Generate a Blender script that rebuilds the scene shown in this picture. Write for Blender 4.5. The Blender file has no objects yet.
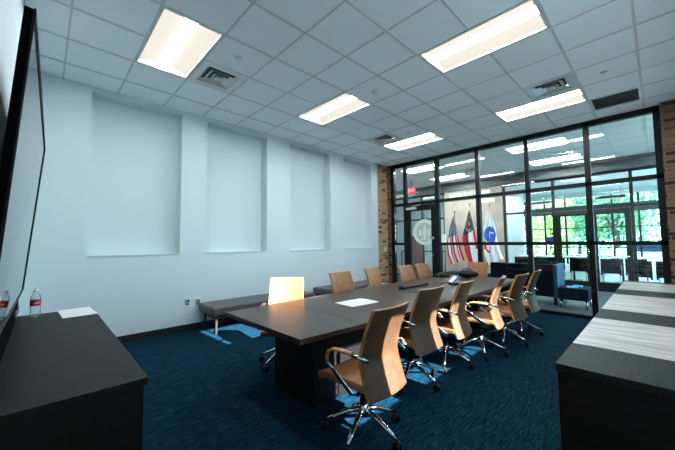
import bpy, bmesh, math, random
from mathutils import Vector, Matrix
random.seed(7)
C = bpy.context.scene.collection
PI = math.pi
def R(d): return math.radians(d)

# ------------------------------------------------------------------ camera, sky, sun, exposure
H = 3.668                      # ceiling height
GY = 7.29                      # glass wall of the meeting room
PY = 11.3                      # second glazed partition, across the lobby
EY = 18.0                      # outer window wall of the dining hall
WX = 5.90                      # right wall
cam_data = bpy.data.cameras.new('camera')
cam = bpy.data.objects.new('camera', cam_data); C.objects.link(cam)
F = Vector((-0.72052, 0.69101, 0.05794)); RT = Vector((0.69179, 0.72205, -0.00847)); UP = Vector((0.04769, -0.03398, 0.99828))
m = Matrix((RT, UP, -F)).transposed().to_4x4(); m.translation = (5.46, 0.0, 1.427)
cam.matrix_world = m
cam_data.sensor_width = 36; cam_data.lens = 307.13 / 675 * 36; cam_data.clip_start = 0.02; cam_data.clip_end = 200
bpy.context.scene.camera = cam

world = bpy.data.worlds.new('sky'); bpy.context.scene.world = world; world.use_nodes = True
bg = world.node_tree.nodes['Background']
bg.inputs[0].default_value = (0.38, 0.76, 1.0, 1); bg.inputs[1].default_value = 11

sun = bpy.data.lights.new('sun', 'SUN'); sun.energy = 42; sun.angle = R(0.6); sun.color = (0.86, 0.95, 1.0)
sun_o = bpy.data.objects.new('sun', sun); C.objects.link(sun_o)
sun_o.rotation_euler = Vector((-1, -0.05, -0.6)).to_track_quat('-Z', 'Y').to_euler(); sun_o.location = (20, 8, 12)

def portal(loc, size, rot):
    l = bpy.data.lights.new('daylight_portal', 'AREA'); l.shape = 'RECTANGLE'; l.size, l.size_y = size
    l.cycles.is_portal = True
    o = bpy.data.objects.new('daylight_portal', l); C.objects.link(o); o.location = loc; o.rotation_euler = rot
WIN = [(1.84, 2.52), (2.92, 3.50), (3.92, 4.44)]
for a, b in WIN: portal((WX + .16, (a + b) / 2, 1.665), (.77, b - a), (0, PI / 2, 0))
portal((9.5, 9.3, 1.9), (3.2, 3.8), (0, PI / 2, 0))
portal((9.5, 14.6, 1.9), (3.2, 6.4), (0, PI / 2, 0))
portal((2, EY + .1, 1.9), (15, 3.2), (-PI / 2, 0, 0))
vs = bpy.context.scene.view_settings
bpy.context.scene.display_settings.display_device = 'sRGB'
vs.view_transform = 'Standard'; vs.look = 'None'; vs.gamma = 1; vs.use_curve_mapping = False
vs.exposure = 0.54

# ------------------------------------------------------------------ materials
def mat(name, color, rough=.5, metal=0, spec=.5, build=None, bump=None, coat=0):
    mt = bpy.data.materials.new(name); mt.use_nodes = True
    nt = mt.node_tree; b = nt.nodes['Principled BSDF']
    b.inputs['Base Color'].default_value = (*color, 1); b.inputs['Roughness'].default_value = rough
    b.inputs['Metallic'].default_value = metal; b.inputs['Specular IOR Level'].default_value = spec
    if coat: b.inputs['Coat Weight'].default_value = coat; b.inputs['Coat Roughness'].default_value = .08
    if build: build(nt, b)
    if bump:
        n = nt.nodes.new('ShaderNodeTexNoise'); n.inputs['Scale'].default_value = bump[0]; n.inputs['Detail'].default_value = 4
        t = nt.nodes.new('ShaderNodeTexCoord'); nt.links.new(t.outputs['Object'], n.inputs['Vector'])
        bp = nt.nodes.new('ShaderNodeBump'); bp.inputs['Strength'].default_value = bump[1]; bp.inputs['Distance'].default_value = .01
        nt.links.new(n.outputs[0], bp.inputs['Height']); nt.links.new(bp.outputs[0], b.inputs['Normal'])
    return mt
def ramp_noise(c1, c2, scale, vec=(1, 1, 1), p=(.35, .65), detail=5, coord='Object', rot=(0, 0, 0)):
    def f(nt, b):
        t = nt.nodes.new('ShaderNodeTexCoord'); mp = nt.nodes.new('ShaderNodeMapping'); mp.inputs['Scale'].default_value = vec
        mp.inputs['Rotation'].default_value = rot
        n = nt.nodes.new('ShaderNodeTexNoise'); n.inputs['Scale'].default_value = scale; n.inputs['Detail'].default_value = detail
        r = nt.nodes.new('ShaderNodeValToRGB'); e = r.color_ramp.elements
        e[0].position, e[1].position = p; e[0].color = (*c1, 1); e[1].color = (*c2, 1)
        nt.links.new(t.outputs[coord], mp.inputs[0]); nt.links.new(mp.outputs[0], n.inputs['Vector'])
        nt.links.new(n.outputs[0], r.inputs[0]); nt.links.new(r.outputs[0], b.inputs['Base Color'])
    return f
def wood(c1, c2, scale=3, vec=(1, 14, 14)):
    def f(nt, b):
        t = nt.nodes.new('ShaderNodeTexCoord'); mp = nt.nodes.new('ShaderNodeMapping'); mp.inputs['Scale'].default_value = vec
        n = nt.nodes.new('ShaderNodeTexNoise'); n.inputs['Scale'].default_value = scale; n.inputs['Detail'].default_value = 6; n.inputs['Distortion'].default_value = 1.2
        r = nt.nodes.new('ShaderNodeValToRGB'); e = r.color_ramp.elements
        e[0].position = .35; e[1].position = .65; e[0].color = (*c1, 1); e[1].color = (*c2, 1)
        nt.links.new(t.outputs['Object'], mp.inputs[0]); nt.links.new(mp.outputs[0], n.inputs['Vector'])
        nt.links.new(n.outputs[0], r.inputs[0]); nt.links.new(r.outputs[0], b.inputs['Base Color'])
    return f
def ring_wood(nt, b):
    t = nt.nodes.new('ShaderNodeTexCoord'); mp = nt.nodes.new('ShaderNodeMapping'); mp.inputs['Scale'].default_value = (.7, 3.0, 1)
    w = nt.nodes.new('ShaderNodeTexWave'); w.wave_type = 'RINGS'; w.rings_direction = 'Z'; w.inputs['Scale'].default_value = 1.6; w.inputs['Distortion'].default_value = 5
    w.inputs['Detail'].default_value = 3; w.inputs['Detail Scale'].default_value = .8
    r = nt.nodes.new('ShaderNodeValToRGB'); e = r.color_ramp.elements
    e[0].color = (.40, .36, .37, 1); e[1].color = (.60, .54, .53, 1)
    nt.links.new(t.outputs['Object'], mp.inputs[0]); nt.links.new(mp.outputs[0], w.inputs['Vector'])
    nt.links.new(w.outputs[0], r.inputs[0]); nt.links.new(r.outputs[0], b.inputs['Base Color'])
def brick(c1, c2, c3, mortar, axes):
    def f(nt, b):
        t = nt.nodes.new('ShaderNodeTexCoord'); s = nt.nodes.new('ShaderNodeSeparateXYZ'); cb = nt.nodes.new('ShaderNodeCombineXYZ')
        nt.links.new(t.outputs['Object'], s.inputs[0])
        nt.links.new(s.outputs[axes[0]], cb.inputs[0]); nt.links.new(s.outputs[axes[1]], cb.inputs[1])
        k = nt.nodes.new('ShaderNodeTexBrick'); k.inputs['Scale'].default_value = 1
        k.inputs['Brick Width'].default_value = .2; k.inputs['Row Height'].default_value = .0677; k.inputs['Mortar Size'].default_value = .006
        k.inputs['Color1'].default_value = (0, 0, 0, 1); k.inputs['Color2'].default_value = (1, 1, 1, 1); k.inputs['Mortar'].default_value = (.5, .5, .5, 1)
        k.inputs['Bias'].default_value = -.1
        r = nt.nodes.new('ShaderNodeValToRGB'); e = r.color_ramp.elements
        e[0].color = (*c1, 1); e[0].position = .04; e[1].color = (*c2, 1); e[1].position = .2
        x = e.new(.9); x.color = (*c3, 1)
        mx = nt.nodes.new('ShaderNodeMix'); mx.data_type = 'RGBA'; mx.inputs['B'].default_value = (*mortar, 1)
        nt.links.new(cb.outputs[0], k.inputs['Vector']); nt.links.new(k.outputs['Color'], r.inputs[0])
        nt.links.new(k.outputs['Fac'], mx.inputs['Factor']); nt.links.new(r.outputs[0], mx.inputs['A']); nt.links.new(mx.outputs['Result'], b.inputs['Base Color'])
        bp = nt.nodes.new('ShaderNodeBump'); bp.invert = True; bp.inputs['Strength'].default_value = .6; bp.inputs['Distance'].default_value = .01
        nt.links.new(k.outputs['Fac'], bp.inputs['Height']); nt.links.new(bp.outputs[0], b.inputs['Normal'])
    return f
def emis(name, col, s):
    mt = bpy.data.materials.new(name); mt.use_nodes = True; b = mt.node_tree.nodes['Principled BSDF']
    b.inputs['Base Color'].default_value = (.8, .8, .8, 1)
    b.inputs['Emission Color'].default_value = (*col, 1); b.inputs['Emission Strength'].default_value = s
    return mt
def glass_mat(name, tint=(.93, .98, .98), ior=1.5, solid=0, body=(1, 1, 1)):
    mt = bpy.data.materials.new(name); mt.use_nodes = True; nt = mt.node_tree; nt.nodes.clear()
    out = nt.nodes.new('ShaderNodeOutputMaterial'); mx = nt.nodes.new('ShaderNodeMixShader'); fr = nt.nodes.new('ShaderNodeFresnel'); fr.inputs[0].default_value = ior
    tr = nt.nodes.new('ShaderNodeBsdfTransparent'); tr.inputs[0].default_value = (*tint, 1)
    gl = nt.nodes.new('ShaderNodeBsdfGlossy'); gl.inputs['Roughness'].default_value = 0.01
    nt.links.new(fr.outputs[0], mx.inputs[0]); nt.links.new(tr.outputs[0], mx.inputs[1]); nt.links.new(gl.outputs[0], mx.inputs[2])
    last = mx
    if solid:
        df = nt.nodes.new('ShaderNodeBsdfDiffuse'); df.inputs[0].default_value = (*body, 1)
        m2 = nt.nodes.new('ShaderNodeMixShader'); m2.inputs[0].default_value = solid
        tl = nt.nodes.new('ShaderNodeBsdfTranslucent'); tl.inputs[0].default_value = (*body, 1); m3 = nt.nodes.new('ShaderNodeMixShader'); m3.inputs[0].default_value = .5
        nt.links.new(df.outputs[0], m3.inputs[1]); nt.links.new(tl.outputs[0], m3.inputs[2])
        nt.links.new(mx.outputs[0], m2.inputs[1]); nt.links.new(m3.outputs[0], m2.inputs[2]); last = m2
    nt.links.new(last.outputs[0], out.inputs[0]); return mt

M = {}
M['wall'] = mat('wall_paint', (.62, .705, .73), .6, bump=(60, .04))
M['wall2'] = mat('lobby_wall_paint', (.66, .68, .68), .7)
def carpet(nt, b):
    t = nt.nodes.new('ShaderNodeTexCoord')
    def noise(vec, loc, det=2):
        mp = nt.nodes.new('ShaderNodeMapping'); mp.inputs['Scale'].default_value = vec; mp.inputs['Location'].default_value = loc
        n = nt.nodes.new('ShaderNodeTexNoise'); n.inputs['Scale'].default_value = 1; n.inputs['Detail'].default_value = det
        nt.links.new(t.outputs['Object'], mp.inputs[0]); nt.links.new(mp.outputs[0], n.inputs['Vector']); return n
    n1 = noise((95, 6, 1), (0, 0, 0)); n2 = noise((120, 9, 1), (9, 4, 2)); n3 = noise((1.2, 1.2, 1), (3, 1, 0))
    r = nt.nodes.new('ShaderNodeValToRGB'); e = r.color_ramp.elements
    e[0].position = .35; e[1].position = .68; e[0].color = (.0007, .0080, .018, 1); e[1].color = (.0034, .036, .066, 1)
    nt.links.new(n1.outputs[0], r.inputs[0])
    r2 = nt.nodes.new('ShaderNodeValToRGB'); e = r2.color_ramp.elements
    e[0].position = .60; e[1].position = .72; e[0].color = (0, 0, 0, 1); e[1].color = (.8, .8, .8, 1)
    nt.links.new(n2.outputs[0], r2.inputs[0])
    mx = nt.nodes.new('ShaderNodeMix'); mx.data_type = 'RGBA'; mx.inputs['B'].default_value = (.045, .095, .13, 1)
    nt.links.new(r2.outputs[0], mx.inputs['Factor']); nt.links.new(r.outputs[0], mx.inputs['A']); nt.links.new(mx.outputs['Result'], b.inputs['Base Color'])
    bp = nt.nodes.new('ShaderNodeBump'); bp.inputs['Strength'].default_value = .4; bp.inputs['Distance'].default_value = .004
    nt.links.new(n1.outputs[0], bp.inputs['Height']); nt.links.new(bp.outputs[0], b.inputs['Normal'])
M['carpet'] = mat('blue_carpet', (.01, .08, .15), .95, spec=.05, build=carpet)
M['tile'] = mat('ceiling_tile', (.86, .94, .97), .9, spec=.2, bump=(160, .25))
M['tee'] = mat('ceiling_tee', (.60, .63, .64), .5)
M['lobby_tile'] = mat('lobby_ceiling_tile', (.78, .82, .82), .9, spec=.2)
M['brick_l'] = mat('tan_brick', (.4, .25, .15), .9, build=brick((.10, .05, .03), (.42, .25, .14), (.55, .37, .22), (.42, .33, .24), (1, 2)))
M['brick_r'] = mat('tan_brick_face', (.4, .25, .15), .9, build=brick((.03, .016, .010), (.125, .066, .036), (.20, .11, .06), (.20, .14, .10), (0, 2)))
M['block'] = mat('tan_block', (.36, .29, .24), .9, build=ramp_noise((.33, .26, .215), (.42, .34, .28), 3))
M['black_frame'] = mat('black_aluminium', (.003, .0035, .004), .45, spec=.25)
M['matte'] = mat('matte_black', (.003, .003, .003), .9, spec=.02)
M['base'] = mat('black_base', (.008, .008, .008), .6)
M['glass'] = glass_mat('window_glass')
M['frost'] = glass_mat('frosted_film', tint=(.8, .84, .8), solid=.86, body=(.85, .92, .82))
M['frost2'] = glass_mat('frosted_film_thin', tint=(.7, .78, .78), solid=.72, body=(.60, .70, .68))
M['table'] = mat('table_wood', (.04, .03, .025), .34, spec=.35, build=wood((.026, .014, .009), (.054, .031, .022), 3, (10, .8, 10)))
M['table2'] = mat('table_wood_cross', (.04, .03, .025), .34, spec=.35, build=wood((.028, .017, .012), (.056, .036, .028), 3, (.8, 10, 10)))
M['espresso'] = mat('espresso_laminate', (.02, .016, .014), .5, spec=.18, build=wood((.006, .0042, .0036), (.013, .009, .0076), 4, (2, 20, 12)))
M['espresso_g'] = mat('espresso_laminate_grey', (.03, .036, .03), .6, spec=.12, build=wood((.008, .011, .010), (.015, .020, .017), 4, (20, 2, 12)))
M['pale'] = mat('pale_grey_grain', (.55, .5, .5), .5, build=wood((.30, .265, .265), (.56, .50, .49), 1.6, (1.3, 9, 1)))
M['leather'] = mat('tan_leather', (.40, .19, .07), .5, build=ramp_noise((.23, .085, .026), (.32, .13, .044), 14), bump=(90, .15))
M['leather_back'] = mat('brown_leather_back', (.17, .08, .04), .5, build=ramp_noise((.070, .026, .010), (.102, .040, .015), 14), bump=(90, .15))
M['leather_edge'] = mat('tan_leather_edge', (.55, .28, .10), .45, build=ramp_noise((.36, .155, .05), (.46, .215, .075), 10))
M['chrome'] = mat('polished_aluminium', (.62, .62, .63), .12, metal=1)
M['plastic'] = mat('black_plastic', (.004, .004, .005), .45, spec=.25)
M['screen'] = mat('glossy_screen', (.003, .003, .004), .03, spec=.32)
M['bench'] = mat('grey_vinyl', (.085, .078, .085), .48, bump=(50, .1))
M['white'] = mat('white_plastic', (.75, .76, .75), .4)
M['grey'] = mat('grey_plastic', (.22, .23, .24), .5)
M['blue_pl'] = mat('blue_plastic', (.02, .06, .4), .4)
M['paper'] = mat('paper', (.80, .80, .80), .7)
M['ink'] = mat('grey_ink', (.38, .42, .42), .7)
M['light_hot'] = emis('led_strip', (.93, .98, 1.0), 54)
M['light_lobby'] = emis('led_strip_lobby', (.88, .97, 1.0), 105)
M['light_side'] = emis('led_diffuser', (1, .93, .80), .58); M['light_side'].node_tree.nodes['Principled BSDF'].inputs['Base Color'].default_value = (.03, .03, .03, 1); M['light_side'].node_tree.nodes['Principled BSDF'].inputs['Roughness'].default_value = 1; M['light_side'].node_tree.nodes['Principled BSDF'].inputs['Specular IOR Level'].default_value = 0
M['metal'] = mat('white_metal', (.62, .64, .64), .3, metal=.3)
M['duct'] = mat('dark_duct', (.045, .05, .052), .6)
M['beam'] = mat('painted_steel', (.06, .065, .065), .5)
M['lobby_floor'] = mat('lobby_floor_tile', (.1, .1, .1), .5, spec=.2, build=ramp_noise((.035, .045, .05), (.06, .07, .08), 2))
M['hall_floor'] = mat('hall_floor_tile', (.15, .2, .23), .3, build=ramp_noise((.06, .08, .10), (.10, .125, .145), 2))
M['navy'] = mat('navy_upholstery', (.003, .008, .017), .8, spec=.1, bump=(70, .1))
M['navy_side'] = mat('blue_upholstery', (.01, .06, .12), .6)
M['exit'] = emis('exit_sign_red', (1, .02, .05), .7); M['exit'].node_tree.nodes['Principled BSDF'].inputs['Base Color'].default_value = (.3, .01, .02, 1)
M['gold'] = mat('gold_fringe', (.75, .38, .02), .45)
M['brass'] = mat('brass', (.8, .5, .15), .25, metal=1)
M['fred'] = mat('flag_red', (.50, .004, .018), .8, spec=.1)
M['fwhite'] = mat('flag_white', (.75, .77, .80), .8)
M['fblue'] = mat('flag_blue', (.005, .014, .08), .8, spec=.1)
M['fblue2'] = mat('flag_bright_blue', (.02, .10, .55), .8)
M['pole'] = mat('flag_pole_wood', (.35, .18, .06), .35)
M['letters'] = mat('silver_letters', (.8, .86, .87), .3)
M['brown'] = mat('brown_cabinet', (.075, .04, .028), .5)
M['clear'] = glass_mat('clear_plastic', tint=(.97, .99, .99), ior=1.2, solid=.22, body=(.75, .85, .88))
M['redlabel'] = mat('red_label', (.55, .01, .02), .4)
M['lblue'] = mat('light_blue_item', (.05, .45, .65), .5)
M['ground'] = mat('ground_outside', (.35, .36, .33), .9, build=ramp_noise((.09, .12, .09), (.18, .20, .20), .6))
M['bark'] = mat('bark', (.08, .055, .04), .9)
M['lg'] = mat('leaf_green', (.20, .36, .16), .7); M['ly'] = mat('leaf_yellow', (.80, .74, .22), .7)
M['ld'] = mat('leaf_blue_green', (.12, .30, .16), .7); M['ll'] = mat('leaf_light', (.50, .68, .32), .7)
M['car'] = mat('white_car_paint', (.75, .8, .85), .2, coat=.5)
M['carglass'] = mat('car_glass', (.02, .04, .08), .05)
M['led'] = emis('status_light', (.2, .4, 1), 1)
M['phone_screen'] = emis('phone_display', (.5, .75, 1.0), .35)
M['shade'] = mat('dark_shade_fabric', (.035, .037, .036), .8)
M['copper'] = mat('copper_panel', (.35, .15, .07), .5)

# ------------------------------------------------------------------ helpers
class MB:
    def __init__(s): s.bm = bmesh.new(); s.mats = []
    def mi(s, mt):
        if mt is None: return 0
        if mt not in s.mats: s.mats.append(mt)
        return s.mats.index(mt)
    def box(s, x0, x1, y0, y1, z0, z1, bevel=0, seg=2, mt=None, rot=None, T=None):
        g = bmesh.ops.create_cube(s.bm, size=1)['verts']
        cx, cy, cz = (x0 + x1) / 2, (y0 + y1) / 2, (z0 + z1) / 2
        for v in g: v.co = Vector((v.co.x * (x1 - x0), v.co.y * (y1 - y0), v.co.z * (z1 - z0)))
        fs = set(f for v in g for f in v.link_faces)
        if bevel:
            es = list(set(e for v in g for e in v.link_edges))
            r = bmesh.ops.bevel(s.bm, geom=es, offset=bevel, segments=seg, affect='EDGES', profile=.5)
            fs = set(r['faces']) | set(f for v in r['verts'] for f in v.link_faces)
            g = list(set(v for f in fs for v in f.verts))
            fs = set(f for v in g for f in v.link_faces)
        mm = Matrix.Translation((cx, cy, cz)) @ (rot.to_4x4() if rot else Matrix())
        if T: mm = T @ mm
        for v in g: v.co = mm @ v.co
        i = s.mi(mt)
        for f in fs: f.material_index = i
        return s
    def tube(s, pts, r, seg=10, mt=None, closed=False, cap=True, flat=None):
        pts = [Vector(p) for p in pts]; n = len(pts); rs = r if isinstance(r, (list, tuple)) else [r] * n
        rings = []; i_ = s.mi(mt); prev = None
        for i, p in enumerate(pts):
            d = (pts[min(i + 1, n - 1)] - pts[max(i - 1, 0)]).normalized()
            if prev is None:
                a = Vector((0, 0, 1)) if abs(d.z) < .9 else Vector((1, 0, 0))
                u = d.cross(a).normalized()
            else: u = (prev - d * prev.dot(d)).normalized()
            prev = u; w = d.cross(u)
            fl = flat if flat else 1
            rings.append([s.bm.verts.new(p + (u * math.cos(2 * PI * k / seg) + w * fl * math.sin(2 * PI * k / seg)) * rs[i]) for k in range(seg)])
        for a, b in zip(rings, rings[1:]):
            for k in range(seg):
                f = s.bm.faces.new((a[k], a[(k + 1) % seg], b[(k + 1) % seg], b[k])); f.material_index = i_; f.smooth = True
        if cap:
            for rr, rev in ((rings[0], True), (rings[-1], False)):
                f = s.bm.faces.new(rr[::-1] if rev else rr); f.material_index = i_
        return s
    def lathe(s, prof, seg=24, mt=None, loc=(0, 0, 0)):
        i_ = s.mi(mt); L = Vector(loc); rings = []
        for r, z in prof:
            if r < 1e-5: rings.append([s.bm.verts.new(L + Vector((0, 0, z)))])
            else: rings.append([s.bm.verts.new(L + Vector((r * math.cos(2 * PI * k / seg), r * math.sin(2 * PI * k / seg), z))) for k in range(seg)])
        for a, b in zip(rings, rings[1:]):
            for k in range(seg):
                k2 = (k + 1) % seg
                if len(a) == 1 and len(b) == 1: continue
                vs_ = ([a[0], b[k2], b[k]] if len(a) == 1 else [a[k], a[k2], b[0]] if len(b) == 1 else [a[k], a[k2], b[k2], b[k]])
                f = s.bm.faces.new(vs_); f.material_index = i_; f.smooth = True
        return s
    def grid(s, fn, nu, nv, mf=None, smooth=True):
        vv = [[s.bm.verts.new(fn(i / nu, j / nv)) for j in range(nv + 1)] for i in range(nu + 1)]
        for i in range(nu):
            for j in range(nv):
                f = s.bm.faces.new((vv[i][j], vv[i + 1][j], vv[i + 1][j + 1], vv[i][j + 1])); f.smooth = smooth
                if mf: f.material_index = s.mi(mf((i + .5) / nu, (j + .5) / nv))
        return s
    def poly(s, pts, z0, z1, mt=None):
        i_ = s.mi(mt); a = [s.bm.verts.new((p[0], p[1], z0)) for p in pts]; b = [s.bm.verts.new((p[0], p[1], z1)) for p in pts]
        n = len(pts); fs = [s.bm.faces.new(a[::-1]), s.bm.faces.new(b)]
        for k in range(n): fs.append(s.bm.faces.new((a[k], a[(k + 1) % n], b[(k + 1) % n], b[k])))
        for f in fs: f.material_index = i_
        return s
    def build(s, name, mt=None, parent=None, recalc=True):
        if recalc: bmesh.ops.recalc_face_normals(s.bm, faces=s.bm.faces)
        me = bpy.data.meshes.new(name); s.bm.to_mesh(me); s.bm.free()
        ms = s.mats if any(s.mats) else [mt]
        for x in ms: me.materials.append(x if x else mt)
        o = bpy.data.objects.new(name, me); C.objects.link(o)
        if parent: o.parent = parent
        return o
def tag(o, label=None, cat=None, group=None, kind=None):
    for k, v in (('label', label), ('category', cat), ('group', group), ('kind', kind)):
        if v: o[k] = v
    return o
def empty(name, loc=(0, 0, 0), rz=0, label=None, cat=None, group=None, kind=None):
    o = bpy.data.objects.new(name, None); C.objects.link(o); o.location = loc; o.rotation_euler = (0, 0, rz); o.empty_display_size = .1
    return tag(o, label, cat, group, kind)
def copy_tree(o, parent=None):
    c = o.copy(); C.objects.link(c); c.parent = parent
    for ch in list(o.children): copy_tree(ch, c)
    return c
def struct(o, **k): o['kind'] = 'structure'; return o
def B(name, b, mt, parent=None, bevel=0, seg=2): return MB().box(*b, bevel=bevel, seg=seg).build(name, mt, parent)

# ------------------------------------------------------------------ structure
struct(B('floor', (-.3, WX + .3, -.5, GY - .03, -.1, 0), M['carpet']))
struct(B('floor_lobby', (-6, 9.6, GY - .03, PY, -.1, 0), M['lobby_floor']))
struct(B('floor_hall', (-6, 9.6, PY, EY + .1, -.1, 0), M['hall_floor']))
struct(B('ground_outside', (-40, 70, -30, 70, -.3, -.12), M['ground']))
GX, GYY, TS = 2.957, .732, .6096
def ceiling_grid(name, x0, x1, y0, y1, tile, holes, lights):
    # tiles as bevelled panels, tees as a raised grid; light and vent cells are left open
    m_ = MB(); t_ = MB()
    i0 = math.floor((x0 - GX) / TS); i1 = math.ceil((x1 - GX) / TS); j0 = math.floor((y0 - GYY) / TS); j1 = math.ceil((y1 - GYY) / TS)
    for i in range(i0, i1):
        for j in range(j0, j1):
            if (i, j) in holes: continue
            a, b = max(x0, GX + i * TS), min(x1, GX + (i + 1) * TS); c_, d = max(y0, GYY + j * TS), min(y1, GYY + (j + 1) * TS)
            if b - a > .02 and d - c_ > .02: m_.box(a + .008, b - .008, c_ + .008, d - .008, H + .002, H + .02)
    for i in range(i0, i1 + 1):
        x = GX + i * TS
        if not x0 < x < x1: continue
        for j in range(j0, j1):
            if (i - 1, j) in lights and lights[(i - 1, j)] == lights.get((i, j)): continue
            t_.box(x - .012, x + .012, max(y0, GYY + j * TS), min(y1, GYY + (j + 1) * TS), H - .006, H + .03)
    for j in range(j0, j1 + 1):
        y = GYY + j * TS
        if y0 < y < y1: t_.box(x0, x1, y - .009, y + .009, H - .004, H + .03)
    o = m_.build(name, tile); struct(o)
    g = t_.build('trim_ceiling_tees' if 'lobby' not in name else 'trim_lobby_ceiling_tees', M['tee']); struct(g)
LIGHTS = [(-3, 4), (-3, 8), (1, 0), (1, 4), (1, 8)]
VENTS = [(-3, 1), (-3, 7), (2, 1), (2, 7)]
def cell(i, j): return GX - (i + 1) * TS, GYY + j * TS      # i counts towards the left wall
holes = set(); lcell = {}
for i, j in LIGHTS:
    ci = -(i + 2); holes |= {(ci, j), (ci + 1, j)}; lcell[(ci, j)] = lcell[(ci + 1, j)] = (i, j)
for i, j in VENTS: holes.add((-(i + 1), j))
holes.add((3, 9))
ceiling_grid('ceiling', 0, WX, -.2, GY - .02, M['tile'], holes, lcell)
HALL = [(-6, 20), (-6, 24), (-1, 20), (-1, 24), (4, 20), (4, 24)]
lob_holes = {c_ for ci, j in HALL for c_ in ((ci, j), (ci + 1, j))} | {(-5, 12), (-4, 12), (-5, 15), (-4, 15), (0, 12), (1, 12), (0, 15), (1, 15), (-10, 12), (-9, 12), (-10, 15), (-9, 15), (5, 12), (6, 12), (5, 15), (6, 15), (-3, 14), (1, 14)}
ceiling_grid('ceiling_lobby', -6, 9.5, GY + .02, EY, M['lobby_tile'], lob_holes, {c_: (c_[1], (c_[0] + 10) // 5 if c_[1] < 18 else (c_[0] + 6) // 5) for c_ in lob_holes if c_[1] != 14})
sl = MB(); sl.box(-.3, WX + .18, -.6, GY, H + .3, H + .42); sl.box(-6.2, 14.5, GY, PY + .3, H + .3, H + .42); sl.box(-6.2, 9.6, PY + .3, EY + .2, H + .3, H + .42)  # lobby slab runs on outside as an added, unseen canopy blocking sun
struct(sl.build('ceiling_roof_slab', M['base']))

# left wall with four tall recesses
lw = MB()
ND = .21
lw.box(-.4, -ND, -.5, GY, 0, H + .3)
lw.box(-ND, 0, -.5, GY, 0, 1.275)
lw.box(-ND, 0, -.5, GY, 3.60, H + .3)
ys = [-.5] + [v for a, b in ((.445, 1.635), (2.06, 3.257), (3.822, 5.008), (5.47, 6.55)) for v in (a, b)] + [6.83]
for k in range(0, len(ys), 2): lw.box(-ND, 0, ys[k], ys[k + 1], 1.275, 3.60)
struct(lw.build('wall_left', M['wall']))
for k, (a, b) in enumerate(((.445, 1.635), (2.06, 3.257), (3.822, 5.008), (5.47, 6.55))):
    struct(B('trim_recess_sill_%d' % (k + 1), (-ND, .012, a - .0, b + .0, 1.262, 1.277), M['wall']))
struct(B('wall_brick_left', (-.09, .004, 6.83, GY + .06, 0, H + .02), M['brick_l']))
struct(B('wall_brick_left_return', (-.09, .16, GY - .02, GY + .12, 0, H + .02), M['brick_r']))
struct(B('wall_back', (-.3, WX + .3, -.5, -.2, 0, H + .3), M['wall']))
struct(B('baseboard_left', (0, .014, -.2, 6.83, 0, .105), M['base'], bevel=.003))
struct(B('baseboard_back', (0, WX, -.2, -.186, 0, .105), M['base'], bevel=.003))
# right wall with the windows (behind the picture's edge)
rw = MB(); X0, X1 = WX, WX + .16
rw.box(X0, X1, -.5, GY, 0, 1.28); rw.box(X0, X1, -.5, GY, 2.05, 2.81); rw.box(X0, X1, -.5, GY, 3.50, H + .3)
ys = [-.5] + [v for w_ in WIN for v in w_] + [GY]
for k in range(0, len(ys), 2): rw.box(X0, X1, ys[k], ys[k + 1], 1.28, 2.05)
rw.box(X0, X1, -.5, 2.19, 2.81, 3.50); rw.box(X0, X1, 2.89, GY, 2.81, 3.50)
struct(rw.build('wall_right', M['wall']))
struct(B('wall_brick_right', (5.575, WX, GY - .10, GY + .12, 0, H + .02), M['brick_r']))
for n, (a, b) in enumerate(WIN):
    w_ = empty('window_%d' % (n + 3), (WX + .08, (a + b) / 2, 1.28), kind='structure')
    f_ = MB(); L = (b - a) / 2
    for y0, y1, z0, z1 in ((-L, -L + .02, 0, .77), (L - .02, L, 0, .77), (-L, L, 0, .02), (-L, L, .75, .77)): f_.box(-.03, .03, y0, y1, z0, z1)
    f_.build('window_frame', M['black_frame'], w_); B('window_glass', (-.004, .004, -L + .02, L - .02, .02, .75), M['glass'], w_)

# ------------------------------------------------------------------ ceiling lights, vents, devices
def troffer(x0, y0, lab, long_=True, hot='light_hot'):
    t = empty('ceiling_light', (x0, y0, H), label=lab, cat='light', group=None)
    W_, L_ = TS, (TS * 2 if long_ else TS)
    f_ = MB()
    for b in ((.012, L_ - .012, .012, .03), (.012, L_ - .012, W_ - .03, W_ - .012), (.012, .03, .012, W_ - .012), (L_ - .03, L_ - .012, .012, W_ - .012)): f_.box(*b, -.003, .05)
    f_.box(.012, L_ - .012, .012, W_ - .012, .11, .12)
    f_.build('frame', M['metal'], t)
    def sect(y):
        k = abs(y / W_ - .5) * 2                  # curved reflector, deepest beside the central strip
        return .006 + .06 * math.sin(min(1, (1 - k) / .72) * PI / 2)
    d = MB()
    def mf(u, v): return M[hot] if .38 < v < .62 else M['light_side']
    d.grid(lambda u, v: Vector((.03 + u * (L_ - .06), .03 + v * (W_ - .06), (sect(.03 + v * (W_ - .06)) if not .38 < v < .62 else .052 - .03 * math.cos((v - .5) / .12 * PI / 2)))), 1, 50, mf, smooth=False)
    d.build('diffuser', None, t)
    for xx in (.03, L_ - .032): MB().box(xx, xx + .002, .03, W_ - .03, .0, .09).build('end_plate', M['white'], t)
    return t
tl = {(1, 0): 'recessed ceiling light above the left credenza, nearest the wall screen',
      (1, 4): 'recessed ceiling light on the left, between the square vent and the smoke detector',
      (1, 8): 'recessed ceiling light nearest the left brick pier',
      (-3, 4): 'recessed ceiling light running off the top edge, over the right side of the table',
      (-3, 8): 'recessed ceiling light beside the dark return grille at the right'}
for i, j in LIGHTS:
    x, y = GX - (i + 2) * TS, GYY + j * TS
    tag(troffer(x, y, tl[(i, j)]), group='recessed lights in the meeting room ceiling')
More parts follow.
